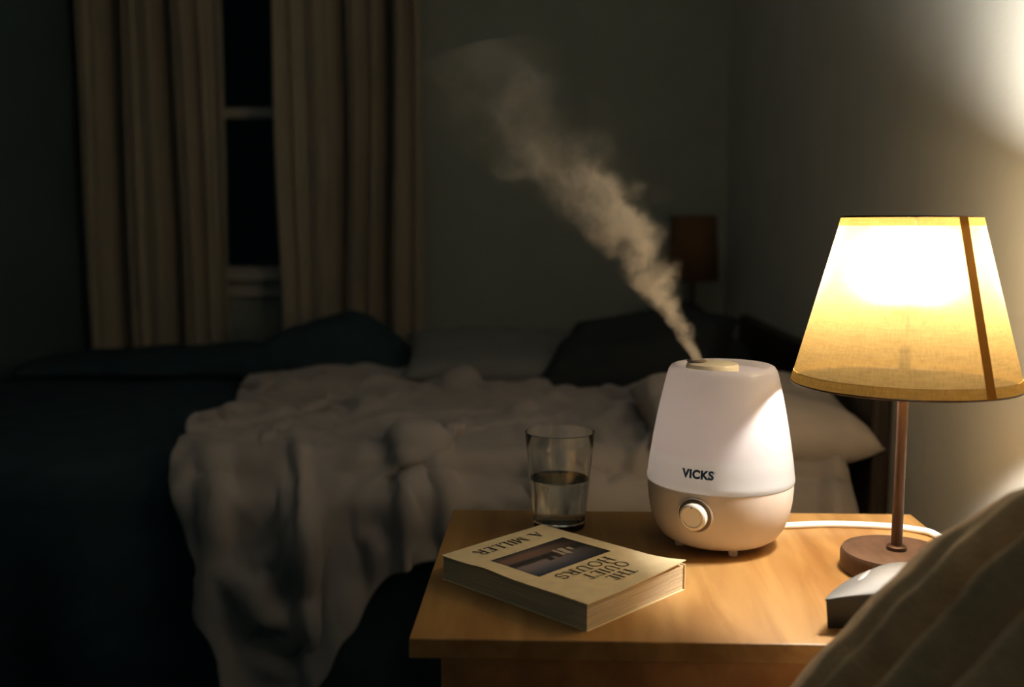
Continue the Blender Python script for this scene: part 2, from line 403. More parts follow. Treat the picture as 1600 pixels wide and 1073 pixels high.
pillow('dark pillow lying between the humidifier and the far grey pillow', .20, 2.36, .638, .42, .34, .15, (22, -6, -22), M['navy_pillow'], 8)
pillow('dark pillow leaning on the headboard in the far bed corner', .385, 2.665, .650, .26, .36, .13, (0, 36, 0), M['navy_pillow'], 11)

# dark blanket heaped along the far side of the bed
def heap(u, v):
    x = -1.36+u*1.02
    prof = lerp([(0, .02), (.1, .035), (.3, .045), (.55, .06), (.70, .13), (.80, .145), (.90, .10), (.96, .04), (1, .0)], u)
    a = v*math.pi
    y = 2.70-.17*math.cos(a)+.02*fbm(x*4, v*2, 4)
    z = .566+prof*math.sin(a)**.7*(1+.25*fbm(x*5, v*3, 2))
    return (x, y, z)
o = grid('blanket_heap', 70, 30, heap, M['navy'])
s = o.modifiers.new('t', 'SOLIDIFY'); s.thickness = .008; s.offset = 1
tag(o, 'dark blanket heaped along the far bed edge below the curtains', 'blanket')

# ------------------------------------------------------------------ far nightstand and its unlit lamp
ns2 = thing('nightstand', 'dark far nightstand in the corner beyond the bed', 'nightstand', (.37, 3.13, 0))
box('top', .18, .555, 2.945, 3.30, .50, .52, M['darkwood'], ns2, .003)
box('cabinet_body', .20, .55, 2.965, 3.29, .12, .50, M['darkwood'], ns2)
box('drawer_front', .192, .20, 2.985, 3.27, .30, .48, M['darkwood'], ns2, .002)
for x in (.20, .51):
    for y in (2.965, 3.25): box('leg', x, x+.04, y, y+.04, 0, .12, M['darkwood'], ns2)
settle(ns2)
fl = thing('table_lamp', 'unlit far table lamp with brown shade, beyond the bed in the corner', 'lamp', (.43, 3.13, .52))
lathe('lamp_base', [(0, 0), (.055, 0), (.055, .014), (.012, .022), (0, .022)], .43, 3.13, .52, M['bronze'], fl, 40)
lathe('pole', [(0, .02), (.008, .02), (.008, .30), (0, .30)], .43, 3.13, .52, M['bronze'], fl, 16)
o = lathe('lamp_shade', [(.078, .260), (.068, .455)], .43, 3.13, .52, M['far_shade'], fl, 48)
s = o.modifiers.new('t', 'SOLIDIFY'); s.thickness = .002
settle(fl)

# ------------------------------------------------------------------ near nightstand
TZ = .58
ns = thing('nightstand', 'honey oak nightstand carrying the humidifier, book and lit lamp', 'nightstand', (.168, 1.09, 0))
box('top', -.1265, .4635, .880, 1.300, TZ-.019, TZ, M['oak'], ns, .0015)
box('side_panel', -.100, -.082, .905, 1.285, .16, TZ-.019, M['body_wood'], ns)
box('side_panel', .422, .440, .905, 1.285, .16, TZ-.019, M['body_wood'], ns)
box('back_panel', -.082, .422, 1.270, 1.285, .16, TZ-.019, M['body_wood'], ns)
box('bottom_panel', -.082, .422, .915, 1.270, .16, .178, M['body_wood'], ns)
box('front_rail', -.082, .422, .907, .925, TZ-.065, TZ-.019, M['body_wood'], ns)
for z0, z1 in ((.352, .510), (.185, .345)):
    d = box('drawer', -.078, .418, .903, .921, z0, z1, M['body_wood'], ns, .002)
    k = lathe('knob', [(0, 0), (.006, 0), (.006, .012), (.014, .018), (.013, .026), (0, .028)], 0, 0, 0, M['bronze'], None, 24)
    k.data.transform(Matrix.Translation((.17, .903, (z0+z1)/2)) @ Matrix.Rotation(R(90), 4, 'X'))
    k.parent = d
for x in (-.100, .405):
    for y in (.905, 1.25): box('leg', x, x+.035, y, y+.035, 0, .16, M['body_wood'], ns, .003)
settle(ns)

# ------------------------------------------------------------------ lit table lamp
LX, LY = .3715, 1.080
lamp = thing('table_lamp', 'lit table lamp with yellow linen shade on the oak nightstand', 'lamp', (LX, LY, TZ))
lathe('lamp_base', [(0, 0), (.0545, 0), (.057, .002), (.0575, .018), (.0555, .0225), (.05, .0235), (0, .0238)], LX, LY, TZ, M['lampbase'], lamp, 80)
lathe('collar', [(.0055, .0235), (.0105, .0235), (.0105, .0275), (.008, .029), (.0055, .029)], LX, LY, TZ, M['bronze'], lamp, 32)
lathe('pole', [(.0, .022), (.0058, .022), (.0058, .246), (0, .246)], LX, LY, TZ, M['bronze'], lamp, 24)
lathe('socket', [(0, .243), (.014, .243), (.0165, .250), (.0165, .266), (.012, .272), (0, .272)], LX, LY, TZ, M['plastic_white'], lamp, 32)
lathe('added_bulb_shield', [(0, .268), (.013, .270), (.016, .280), (.0215, .289), (.0250, .2945), (0, .2945)], LX, LY, TZ, M['plastic_white'], lamp, 28)  # added opaque neck, shaped to hold bulb light off the tabletop
bulb = lathe('bulb', [(0, .2948), (.0251, .2948), (.0282, .304), (.0300, .318), (.0292, .329), (.0255, .339), (.0185, .347), (.0095, .351), (0, .352)], LX, LY, TZ, M['bulb'], lamp, 22)
bulb['label'] = 'glowing white light bulb'
ZT, ZB, RT, RB = .3775, .204, .0685, .1150
def rs(z): return RB+(RT-RB)*(z-ZB)/(ZT-ZB)
n = 128
def shade_ring(za, zb, off, name, m, a0=0, a1=2*math.pi, nn=n, nz=10):
    def f(u, v):
        z = za+(zb-za)*v; a = a0+(a1-a0)*u; r = rs(z)+off
        return (LX+r*math.cos(a), LY+r*math.sin(a), TZ+z)
    return grid(name, nn+1, nz, f, m, lamp)
shade_ring(ZB+.011, ZT-.009, 0, 'lamp_shade', M['shade'])
shade_ring(ZT-.009, ZT, .0004, 'top_band', M['band'], nz=3)
shade_ring(ZB, ZB+.011, .0004, 'bottom_band', M['band'], nz=3)
ac = math.atan2(-LY, -LX)
def seam_f(u, v):
    z = ZB+(ZT-ZB)*v; r = rs(z)+.0012; a = ac+R(43)+(u-.5)*.0115/r
    return (LX+r*math.cos(a), LY+r*math.sin(a), TZ+z)
o = grid('seam_strip', 5, 12, seam_f, M['seam'], lamp); o['label'] = 'brown vertical seam strip of the shade'
for z, r, nm in ((ZT, RT, 'top_wire'), (ZB, RB, 'bottom_wire')):
    k = 8
    lathe(nm, [(r+.0011*math.cos(2*math.pi*i/k), z+.0011*math.sin(2*math.pi*i/k)) for i in range(k)], LX, LY, TZ, M['bronze'], lamp, 96, True)
for i in range(3):
    a = ac+R(4)+i*2*math.pi/3
    tube('spider_wire', [(LX+(RT-.001)*math.cos(a), LY+(RT-.001)*math.sin(a), TZ+ZT-.002), (LX+.045*math.cos(a), LY+.045*math.sin(a), TZ+ZT-.016),
                         (LX+.0355*math.cos(a), LY+.0355*math.sin(a), TZ+ZT-.05), (LX+.034*math.cos(a), LY+.034*math.sin(a), TZ+.29), (LX+.014*math.cos(a), LY+.014*math.sin(a), TZ+.258)], .0012, M['bronze'], lamp, 6)
settle(lamp)

# ------------------------------------------------------------------ humidifier
HX, HY = .1975, 1.172
hum = thing('humidifier', 'white cool mist humidifier with cream dial on the nightstand', 'humidifier', (HX, HY, TZ))
lathe('base', [(0, .006), (.048, .006), (.058, .0085), (.0665, .014), (.0735, .024), (.0790, .038), (.0820, .054), (.0832, .070), (.0832, .0765), (.080, .0770), (0, .0770)], HX, HY, TZ, M['base_plastic'], hum, 96)
TP = [(.079, .0772), (.0838, .0776), (.0842, .0790), (.0842, .0830), (.0836, .0850), (.0826, .095), (.0805, .110), (.0776, .128), (.0742, .147), (.0705, .166), (.0665, .184), (.0632, .198),
      (.0612, .2045), (.0585, .2085), (.0555, .2100), (.0530, .2098), (.0518, .2085), (.0510, .2050), (.0500, .2035), (0, .2035)]
lathe('water_tank', TP, HX, HY, TZ, M['tank'], hum, 96)['label'] = 'milky white translucent water tank'
cxn, cyn = HX-.0125, HY-.004
lathe('nozzle_cap', [(0, .2030), (.0295, .2030), (.0300, .2090), (.0285, .2120), (.0240, .2132), (0, .2138)], cxn, cyn, TZ, M['cap'], hum, 48)
def slot(u, v):
    a = u*2*math.pi; r = v
    return (HX-.0300+.0115*r*math.cos(a), HY-.003+.0095*r*math.sin(a), TZ+.2143)
o = grid('mist_outlet', 25, 3, slot, M['groove'], hum); o['label'] = 'dark mist outlet slot'
s = o.modifiers.new('t', 'SOLIDIFY'); s.thickness = .0012
af = math.atan2(-HY, -HX)
for k in range(4):
    a = af+R(20)+k*math.pi/2
    lathe('foot', [(0, 0), (.005, 0), (.0055, .002), (.0055, .009), (0, .009)], HX+.047*math.cos(a), HY+.047*math.sin(a), TZ, M['base_plastic'], hum, 16)
# dial
ak = af-R(18.5)
nrm = Vector((math.cos(ak), math.sin(ak), -.10)).normalized()
rk = .0818
org = Vector((HX+rk*math.cos(ak), HY+rk*math.sin(ak), TZ+.0530))
rot = nrm.to_track_quat('Z', 'Y').to_matrix().to_4x4()
def dialpart(name, prof, m, n=48):
    k = lathe(name, prof, 0, 0, 0, m, None, n)
    k.data.transform(Matrix.Translation(org) @ rot); k.parent = hum
    return k
dialpart('dial_bezel', [(.0175, -.004), (.0205, -.004), (.0205, .0002), (.0198, .0008), (.0188, .0004), (.0180, -.0010)], M['base_plastic'])
dialpart('dial_recess', [(0, -.0020), (.0185, -.0005), (.0190, .0004), (.0178, .0005), (0, -.0005)], M['groove'])
dk = dialpart('dial', [(0, -.001), (.0152, -.001), (.0154, .0055), (.0148, .0085), (.0132, .0098), (.0112, .0098), (.0104, .0086), (0, .0080)], M['knob'])
dk['label'] = 'cream round dial'
mk_ = lathe('dial_mark', [(0, .0100), (.0009, .0100), (.0009, .0106), (0, .0106)], 0, .0122, 0, M['groove'], None, 10)
mk_.data.transform(Matrix.Translation(org) @ rot); mk_.parent = dk
# lettering on the tank, wrapped around it
def tank_r(z):
    return lerp([(b, a) for a, b in TP[4:13]], z)
def letter_mesh(txt, size, bold):
    cu = bpy.data.curves.new('t', 'FONT'); cu.body = txt; cu.size = size; cu.align_x = 'CENTER'; cu.align_y = 'CENTER'; cu.offset = bold; cu.resolution_u = 4
    cu.space_character = 1.06
    o = bpy.data.objects.new('t', cu); COL.objects.link(o)
    dg = bpy.context.evaluated_depsgraph_get(); dg.update()
    me = bpy.data.meshes.new_from_object(o.evaluated_get(dg)); bpy.data.objects.remove(o); return me
def wrap(me, a_c, z_c):
    bm = bmesh.new(); bm.from_mesh(me)
    bmesh.ops.triangulate(bm, faces=bm.faces[:])
    bmesh.ops.subdivide_edges(bm, edges=[e for e in bm.edges if e.calc_length() > .003], cuts=1)
    for v in bm.verts:
        z = z_c+v.co.y; r = tank_r(z)+.00025; a = a_c+v.co.x/r
        v.co = Vector((HX+r*math.cos(a), HY+r*math.sin(a), TZ+z))
    bm.to_mesh(me); bm.free()
me = letter_mesh('VICKS', .0126, .00065); wrap(me, af-R(17.0), .0985)
link('lettering', me, M['logo'], hum)['label'] = 'dark blue VICKS lettering'
me = letter_mesh('®', .0042, .0); wrap(me, af-R(17.0)+.0185/.082, .1020)
link('lettering', me, M['logo_pale'], hum)
settle(hum)
tag(tube('power_cord', [(.255, 1.212, TZ+.010), (.275, 1.228, TZ+.0045), (.296, 1.231, TZ+.004), (.346, 1.238, TZ+.004), (.406, 1.233, TZ+.004), (.440, 1.220, TZ+.004), (.458, 1.196, TZ+.004), (.474, 1.150, TZ-.012), (.480, 1.13, .45), (.482, 1.14, .15), (.50, 1.16, .006), (.54, 1.2, .006)], .0040, M['cord'], None, 10),
    'white power cord lying on the nightstand behind the lamp base', 'cord')

# ------------------------------------------------------------------ glass of water
GX, GY = .0118, 1.226
gl = thing('drinking_glass', 'clear glass tumbler standing between the book and humidifier', 'glass', (GX, GY, TZ))
gw = .0020
outer = [(0, 0), (.0285, 0), (.0305, .0015), (.0312, .004)]+[(.0312+.0112*(z-.004)/.1145, z) for z in (.006, .03, .06, .09, .112)]+[(.0424, .1185), (.0426, .1195)]
inner = [(.0418, .1200), (.0411, .1190)]+[(.0411-.0106*(1-z/.119)/(1-.013/.119)+.0, z) for z in (.1, .08, .06, .04, .025, .0135)]+[(.0285, .0112), (.026, .0106), (0, .0106)]
lathe('tumbler', outer+inner, GX, GY, TZ, M['glass'], gl, 72)
def ri(z): return .0411-.0106*(1-z/.119)/(1-.013/.119)
o = lathe('water', [(0, .0105), (.0259, .0105), (.0285, .0110), (ri(.0135)+.0002, .0135)]+[(ri(z)+.0002, z) for z in (.02, .03, .04, .05, .058, .0622)]+[(ri(.0625)+.0001, .0626), (ri(.0625)-.0006, .0620), (ri(.0625)-.0016, .0617), (.02, .0616), (0, .0616)], GX, GY, TZ, M['water'], gl, 72)
o['label'] = 'clear water half filling the glass'
settle(gl)

# ------------------------------------------------------------------ paperback book
BF = Vector((.0345, .9005, TZ)); U = Vector((-.7385, .6742, 0)).normalized(); V = Vector((U.y, -U.x, 0)); V = V if V.y > 0 else -V
BL, BW, BT = .199, .1535, .0265
book = thing('paperback_book', 'worn cream paperback lying closed on the nightstand', 'book', tuple(BF+U*BL/2+V*BW/2))
def bp(a, b, z): return BF+U*a+V*b+Vector((0, 0, z))
def lift(a, b):          # curl of the front cover near the page corner on the lamp side
    k = max(0, 1-a/.055); q = max(0, (b-.04)/(BW-.04))
    return .0050*k*k*q**1.5+.0006*math.sin(a*60+b*25)*(1-b/BW)*.5+.0012*max(0, 1-b/.02)*math.exp(-((a-.135)/.018)**2)
def slab(name, a0, a1, b0, b1, z0f, z1f, m, na=26, nb=20):
    vs, fs = [], []
    for top in (0, 1):
        for j in range(nb):
            for i in range(na):
                a = a0+(a1-a0)*i/(na-1); b = b0+(b1-b0)*j/(nb-1)
                vs.append(bp(a, b, (z1f if top else z0f)(a, b)))
    N = na*nb
    for j in range(nb-1):
        for i in range(na-1):
            q = j*na+i; fs.append((N+q, N+q+1, N+q+na+1, N+q+na)); fs.append((q, q+na, q+na+1, q+1))
    ring = [i for i in range(na)]+[j*na+na-1 for j in range(1, nb)]+[(nb-1)*na+i for i in range(na-2, -1, -1)]+[j*na for j in range(nb-2, 0, -1)]
    for p, q in zip(ring, ring[1:]+ring[:1]): fs.append((p, q, N+q, N+p))
    bm = bmesh.new(); me = bpy.data.meshes.new('t'); me.from_pydata(vs, [], fs); bm.from_mesh(me); bpy.data.meshes.remove(me)
    return from_bm(name, bm, m, book)
slab('back_cover', 0, BL, 0, BW, lambda a, b: .0, lambda a, b: .0007, M['cover'], 6, 6)
slab('page_block', .0012, BL-.001, .0012, BW-.001, lambda a, b: .0007, lambda a, b: BT-.0012+.0012*math.sin(a*40)*.3, M['pages'], 40, 30)
top_f = lambda a, b: BT+lift(a, b)
slab('front_cover', -.0006, BL, -.0006, BW, lambda a, b: BT-.0009+lift(a, b), top_f, M['cover'], 60, 40)
slab('spine', 0, BL, BW-.0008, BW+.0002, lambda a, b: .0, lambda a, b: BT, M['cover'], 4, 2)
def pic_mat():
    m = bpy.data.materials.new('printed_dusk_view'); m.use_nodes = True; nt = m.node_tree; p = nt.nodes['Principled BSDF']; p.inputs['Roughness'].default_value = .55
    at = nt.nodes.new('ShaderNodeUVMap'); at.uv_map = 'UVMap'
    sp = nt.nodes.new('ShaderNodeSeparateXYZ'); nt.links.new(at.outputs[0], sp.inputs[0])
    nz = nt.nodes.new('ShaderNodeTexNoise'); nz.inputs['Scale'].default_value = 5; nz.inputs['Detail'].default_value = 4; nt.links.new(at.outputs[0], nz.inputs['Vector'])
    ma = nt.nodes.new('ShaderNodeMath'); ma.operation = 'MULTIPLY_ADD'; ma.inputs[1].default_value = .068; nt.links.new(nz.outputs[0], ma.inputs[0]); nt.links.new(sp.outputs['Y'], ma.inputs[2])
    cr = nt.nodes.new('ShaderNodeValToRGB'); e = cr.color_ramp.elements
    e[0].position = .05; e[0].color = (.03, .035, .045, 1); e[1].position = 1.0; e[1].color = (.022, .035, .07, 1)
    for pos, c in ((.22, (.20, .12, .09)), (.36, (.16, .10, .09)), (.44, (.02, .02, .024)), (.54, (.025, .025, .03)), (.60, (.24, .19, .19)), (.75, (.17, .15, .18)), (.9, (.06, .07, .11))):
        q = e.new(pos); q.color = (*c, 1)
    nt.links.new(ma.outputs[0], cr.inputs[0])
    c2 = nt.nodes.new('ShaderNodeValToRGB'); c2.color_ramp.elements[0].position = .05; c2.color_ramp.elements[0].color = (.10, .12, .15, 1); c2.color_ramp.elements[1].position = .55; c2.color_ramp.elements[1].color = (1, 1, 1, 1)
    nt.links.new(sp.outputs['X'], c2.inputs[0])
    mx = nt.nodes.new('ShaderNodeMix'); mx.data_type = 'RGBA'; mx.blend_type = 'MULTIPLY'; mx.inputs['Factor'].default_value = 1
    nt.links.new(cr.outputs[0], mx.inputs['A']); nt.links.new(c2.outputs[0], mx.inputs['B']); nt.links.new(mx.outputs['Result'], p.inputs['Base Color'])
    return m
# print frame: s runs the way the lines are read, t runs from author's name up to the title
def pr(s, t, dz=.0003):
    a = BL-t; b = BW-s
    return bp(a, b, top_f(a, b)+dz)
PS0, PS1, PT0, PT1 = .020, .131, .050, .118
nu, nv = 12, 9
vs = [pr(PS0+(PS1-PS0)*i/(nu-1), PT0+(PT1-PT0)*j/(nv-1)) for j in range(nv) for i in range(nu)]
fs = [(j*nu+i, j*nu+i+1, (j+1)*nu+i+1, (j+1)*nu+i) for j in range(nv-1) for i in range(nu-1)]
fcov = [c for c in book.children if c.name.startswith('front_cover')][0]
o = mk('cover_picture', vs, fs, pic_mat(), fcov); o['label'] = 'dusky waterside picture printed on the cover'
uv = o.data.uv_layers.new(name='UVMap')
for lp in o.data.loops:
    i, j = lp.vertex_index % nu, lp.vertex_index//nu; uv.data[lp.index].uv = (i/(nu-1), j/(nv-1))
M['printpale'] = mat('pale_print', (.55, .47, .38), .6)
def quadprint(quads, m, name, dz=.0006):
    vs, fs = [], []
    for q in quads:
        k = len(vs); vs += [pr(s, t, dz) for s, t in q]; fs.append(tuple(range(k, k+len(q))))
    return mk(name, vs, fs, m, fcov)
W_, H_ = PS1-PS0, PT1-PT0
def rel(pts): return [(PS0+W_*x, PT0+H_*y) for x, y in pts]
quadprint([rel([(.26, .36), (.33, .34), (.35, .60), (.30, .66)]), rel([(.36, .33), (.40, .34), (.41, .62), (.37, .60)]), rel([(.19, .40), (.24, .40), (.24, .52), (.20, .54)])], M['printpale'], 'picture_detail')
quadprint([rel([(.42, .40), (.47, .38), (.49, .66), (.43, .64)]), rel([(.50, .42), (.57, .38), (.60, .52), (.53, .54)]), rel([(.54, .55), (.60, .53), (.62, .66), (.55, .65)])], M['ink'], 'picture_detail')
# serif capitals from strokes
def arc(cx, cy, rx, ry, a0, a1, n=10): return [(cx+rx*math.cos(R(a0+(a1-a0)*i/n)), cy+ry*math.sin(R(a0+(a1-a0)*i/n))) for i in range(n+1)]
TK, TN = .15, .07
GL = {
 'A': (.80, [([(.06, 0), (.40, 1)], TN), ([(.40, 1), (.72, 0)], TK), ([(.20, .36), (.60, .36)], TN), ([(-.04, .02), (.18, .02)], TN), ([(.56, .02), (.86, .02)], TN)]),
 '.': (.25, [([(.10, 0), (.10, .13)], .13)]),
 ' ': (.30, []),
 'M': (1.0, [([(.10, 0), (.12, 1)], TN), ([(.12, 1), (.48, .08)], TK), ([(.48, .08), (.84, 1)], TN), ([(.86, 1), (.88, 0)], TK), ([(0, .02), (.22, .02)], TN), ([(.76, .02), (1.0, .02)], TN), ([(0, .98), (.16, .98)], TN), ([(.82, .98), (1.0, .98)], TN)]),
 'I': (.34, [([(.16, 0), (.16, 1)], TK), ([(.02, .02), (.30, .02)], TN), ([(.02, .98), (.30, .98)], TN)]),
 'L': (.66, [([(.16, 0), (.16, 1)], TK), ([(.02, .98), (.30, .98)], TN), ([(.02, .03), (.60, .03)], TN), ([(.59, 0), (.59, .26)], TN)]),
 'E': (.70, [([(.16, 0), (.16, 1)], TK), ([(.02, .03), (.62, .03)], TN), ([(.02, .97), (.58, .97)], TN), ([(.16, .52), (.46, .52)], TN), ([(.60, 0), (.60, .24)], TN), ([(.56, .78), (.56, 1)], TN)]),
 'R': (.82, [([(.16, 0), (.16, 1)], TK), ([(.02, .02), (.30, .02)], TN), ([(.02, .97), (.36, .97)]+arc(.38, .74, .22, .24, 90, -90)+[(.16, .50)], .09), ([(.40, .50), (.76, .02)], TK), ([(.66, .02), (.84, .02)], TN)]),
 'T': (.76, [([(.36, 0), (.36, 1)], TK), ([(.02, .97), (.70, .97)], TN), ([(.03, .76), (.03, 1)], TN), ([(.69, .76), (.69, 1)], TN), ([(.20, .02), (.52, .02)], TN)]),
 'H': (.92, [([(.16, 0), (.16, 1)], TK), ([(.74, 0), (.74, 1)], TK), ([(.16, .51), (.74, .51)], TN)]+[([(x-.14, y), (x+.14, y)], TN) for x in (.16, .74) for y in (.02, .98)]),
 'Q': (.98, [(arc(.44, .5, .38, .48, 0, 360, 20), .11), ([(.50, .12), (.72, -.16), (.90, -.20)], .09)]),
 'O': (.94, [(arc(.44, .5, .38, .48, 0, 360, 20), .11)]),
 'U': (.88, [([(.16, 1), (.16, .34)]+arc(.43, .32, .27, .30, 180, 360)+[(.70, 1)], .11), ([(.02, .98), (.30, .98)], TN), ([(.58, .98), (.84, .98)], TN)]),
 'S': (.66, [(arc(.33, .74, .22, .23, 20, 270)+arc(.33, .27, .24, .25, 90, -160), .11), ([(.54, .72), (.54, .96)], TN), ([(.07, .06), (.07, .28)], TN)]),
}
def prints(txt, s0, t0, h, sx, name):
    vs, fs = [], []; cur = s0
    for ch in txt:
        adv, strokes = GL[ch]
        for pts, wd in strokes:
            P = [Vector((p[0], p[1])) for p in pts]
            for i, p in enumerate(P):
                d = (P[min(i+1, len(P)-1)]-P[max(i-1, 0)]); d = Vector((d.x*sx, d.y)).normalized(); nn = Vector((-d.y, d.x))*wd*.5
                for sg in (1, -1): vs.append(pr(cur+(p.x*sx+nn.x*sg)*h, t0+(p.y+nn.y*sg)*h, .0005))
                if i: k = len(vs); fs.append((k-4, k-2, k-1, k-3))
        cur += (adv*sx+.10)*h
    o = mk(name, vs, fs, M['ink'], fcov); o['label'] = 'printed words '+txt
    return cur
def width(txt, h, sx): return sum((GL[c][0]*sx+.10)*h for c in txt)
def centered(txt, sc_, t0, h, sx, name): prints(txt, sc_-width(txt, h, sx)/2, t0, h, sx, name)
centered('A. MILLER', BW*.50, .016, .0150, 1.04, 'author_lettering')
centered('HOURS', BW*.52, .126, .0145, 1.25, 'title_lettering')
centered('QUIET', BW*.46, .1455, .0145, 1.08, 'title_lettering')
centered('THE', BW*.46, .165, .0145, .98, 'title_lettering')
settle(book)

# ------------------------------------------------------------------ alarm clock
clk = thing('alarm_clock', 'small black and grey domed alarm clock at the nightstand front', 'clock', (.325, .945, TZ))
CX0, CX1, CY0, CY1 = .2520, .395, .914, .985
def ctop(u, v):
    return .0270+.0185*(1-(1-min(1, u/.45))**2)*(.35+.65*(1-(1-min(1, v/.6))**2))-.006*max(0, v-.6)/.4
def cz(u, v):
    x0 = CX0+.050*max(0, v)**1.15
    return (x0+(CX1-x0)*u, CY0+(CY1-CY0)*v, TZ+ctop(u, v))
nu, nv = 28, 18
def rr(u, v):          # rounded plan
    x, y, z = cz(u, v); c = .010
    return x, y, z
vs = [rr(i/(nu-1), j/(nv-1)) for j in range(nv) for i in range(nu)]
fs = [(j*nu+i, j*nu+i+1, (j+1)*nu+i+1, (j+1)*nu+i) for j in range(nv-1) for i in range(nu-1)]
o = mk('top_shell', vs, fs, M['clockgrey'], clk, True)
s = o.modifiers.new('t', 'SOLIDIFY'); s.thickness = .0018; s.offset = 1
s = o.modifiers.new('b', 'BEVEL'); s.width = .0012; s.segments = 2
vs, fs = [], []
per = [(i/(nu-1), 0) for i in range(nu)]+[(1, j/(nv-1)) for j in range(1, nv)]+[(i/(nu-1), 1) for i in range(nu-2, -1, -1)]+[(0, j/(nv-1)) for j in range(nv-2, 0, -1)]
for u, v in per:
    x, y, z = cz(u, v); ins = .0015
    x += ins*(1 if u < .5 else -1); y += ins*(1 if v < .5 else -1)
    xb = x+(.003 if u == 0 else 0); 
    vs += [(xb, y+(.002 if v == 0 else 0), TZ), (x, y, z-.0002)]
L_ = len(per)
for i in range(L_):
    j = (i+1) % L_; fs.append((2*i, 2*j, 2*j+1, 2*i+1))
fs.append(tuple(2*i for i in range(L_))[::-1]); fs.append(tuple(2*i+1 for i in range(L_)))
bm = bmesh.new(); me = bpy.data.meshes.new('t'); me.from_pydata(vs, [], fs); bm.from_mesh(me); bpy.data.meshes.remove(me)
from_bm('body', bm, M['clockblack'], clk)
def glint_button(cu, cv, ru, rv, name, m):
    def f(u, v):
        a = 2*math.pi*u; x, y, z = cz(cu+ru*v*math.cos(a)+.10*rv*v*math.sin(a), cv+rv*v*math.sin(a))
        return (x, y, z+.0022+.0010*(1-v*v))
    return grid(name, 25, 5, f, m, clk)
glint_button(.20, .46, .030, .15, 'glint_button', M['clockglint'])
glint_button(.60, .46, .030, .15, 'glint_button', M['clockglint'])
bx_ = box('display', .285, .370, CY0+.0003, CY0+.003, TZ+.007, TZ+.022, M['clockblack'], clk)
settle(clk)

# ------------------------------------------------------------------ foreground blanket, raised over the viewer's knees
ZRT = [(-.35, .38), (-.05, .42), (.06, .485), (.12, .545), (.178, .593), (.218, .646), (.257, .691), (.291, .730), (.334, .764), (.40, .790), (.55, .802)]
def zr(x): return lerp(ZRT, x)
def knee(u, v):
    x = -.32+u*.868; y = .22+.62*min(1, v/.92)
    if v > .92:
        t = (v-.92)/.08; y = .84+.012*math.sin(t*3); 
    pk = .72+.02*math.sin(x*9)
    zz = zr(x)
    if y < pk:
        d = pk-y; z = zz-.17*d-.5*d*d
        ph = (d*1.0+.10*x+.013*fbm(x*7, y*7, 2))/.044*2*math.pi
        fold = (.5+.5*math.sin(ph+1.2))**2.0*(.7+.5*noise.noise(Vector((x*6, d*9, 2))))
        z += (.060*fold-.038)*min(1, d/.04)*min(1, max(.15, (x+.05)/.25))
        z += .004*fbm(x*16, y*16, 5)
    else:
        d = y-pk; z = zz-5.2*d*d-.3*d
        z += .003*fbm(x*16, y*16, 5)
    z = max(z, .34)
    if v > .92:
        z = z*(1-(v-.92)/.08)+.012*(v-.92)/.08
    return (x, y, z)
o = grid('fleece_blanket', 150, 150, knee, M['blanket'])
s = o.modifiers.new('t', 'SOLIDIFY'); s.thickness = .008; s.offset = -1
s = o.modifiers.new('s', 'SUBSURF'); s.levels = 1; s.render_levels = 1
tag(o, 'brown fleece blanket rising in soft folds in the near foreground', 'blanket')

# ------------------------------------------------------------------ mist from the humidifier
PL = [(0, .1690, .0065), (.012, .1640, .0095), (.044, .1470, .0175), (.072, .1290, .0240), (.1025, .1085, .0310), (.135, .0880, .0390), (.167, .0640, .053), (.217, .0210, .069), (.267, -.0260, .083), (.320, -.0760, .092), (.36, -.100, .094)]
Z0 = TZ+.2150; HM = .36; SY = HY-.003
def cxh(h): return lerp([(a, b) for a, b, c in PL], h)
def rh(h): return lerp([(a, c) for a, b, c in PL], h)
vs, fs = [], []; nr, ns_ = 44, 28
for i in range(nr):
    h = HM*i/(nr-1); hh = h
    fade = 1 if i < nr-6 else math.sqrt(max(.02, 1-((i-(nr-7))/6)**2))
    for k in range(ns_):
        a = 2*math.pi*k/ns_
        r = rh(hh)*1.30*fade*(1+.16*noise.noise(Vector((math.cos(a)*1.3, math.sin(a)*1.3, h*22)))*min(1, h/.04))
        vs.append((cxh(hh)+r*math.cos(a)*1.08, SY+.15*h+r*math.sin(a), Z0+h+r*.30*math.cos(a)*min(1, h/.03)))
for i in range(nr-1):
    for k in range(ns_):
        k2 = (k+1) % ns_; fs.append((i*ns_+k, i*ns_+k2, (i+1)*ns_+k2, (i+1)*ns_+k))
fs.append(tuple(range(ns_))[::-1]); fs.append(tuple(range((nr-1)*ns_, nr*ns_)))
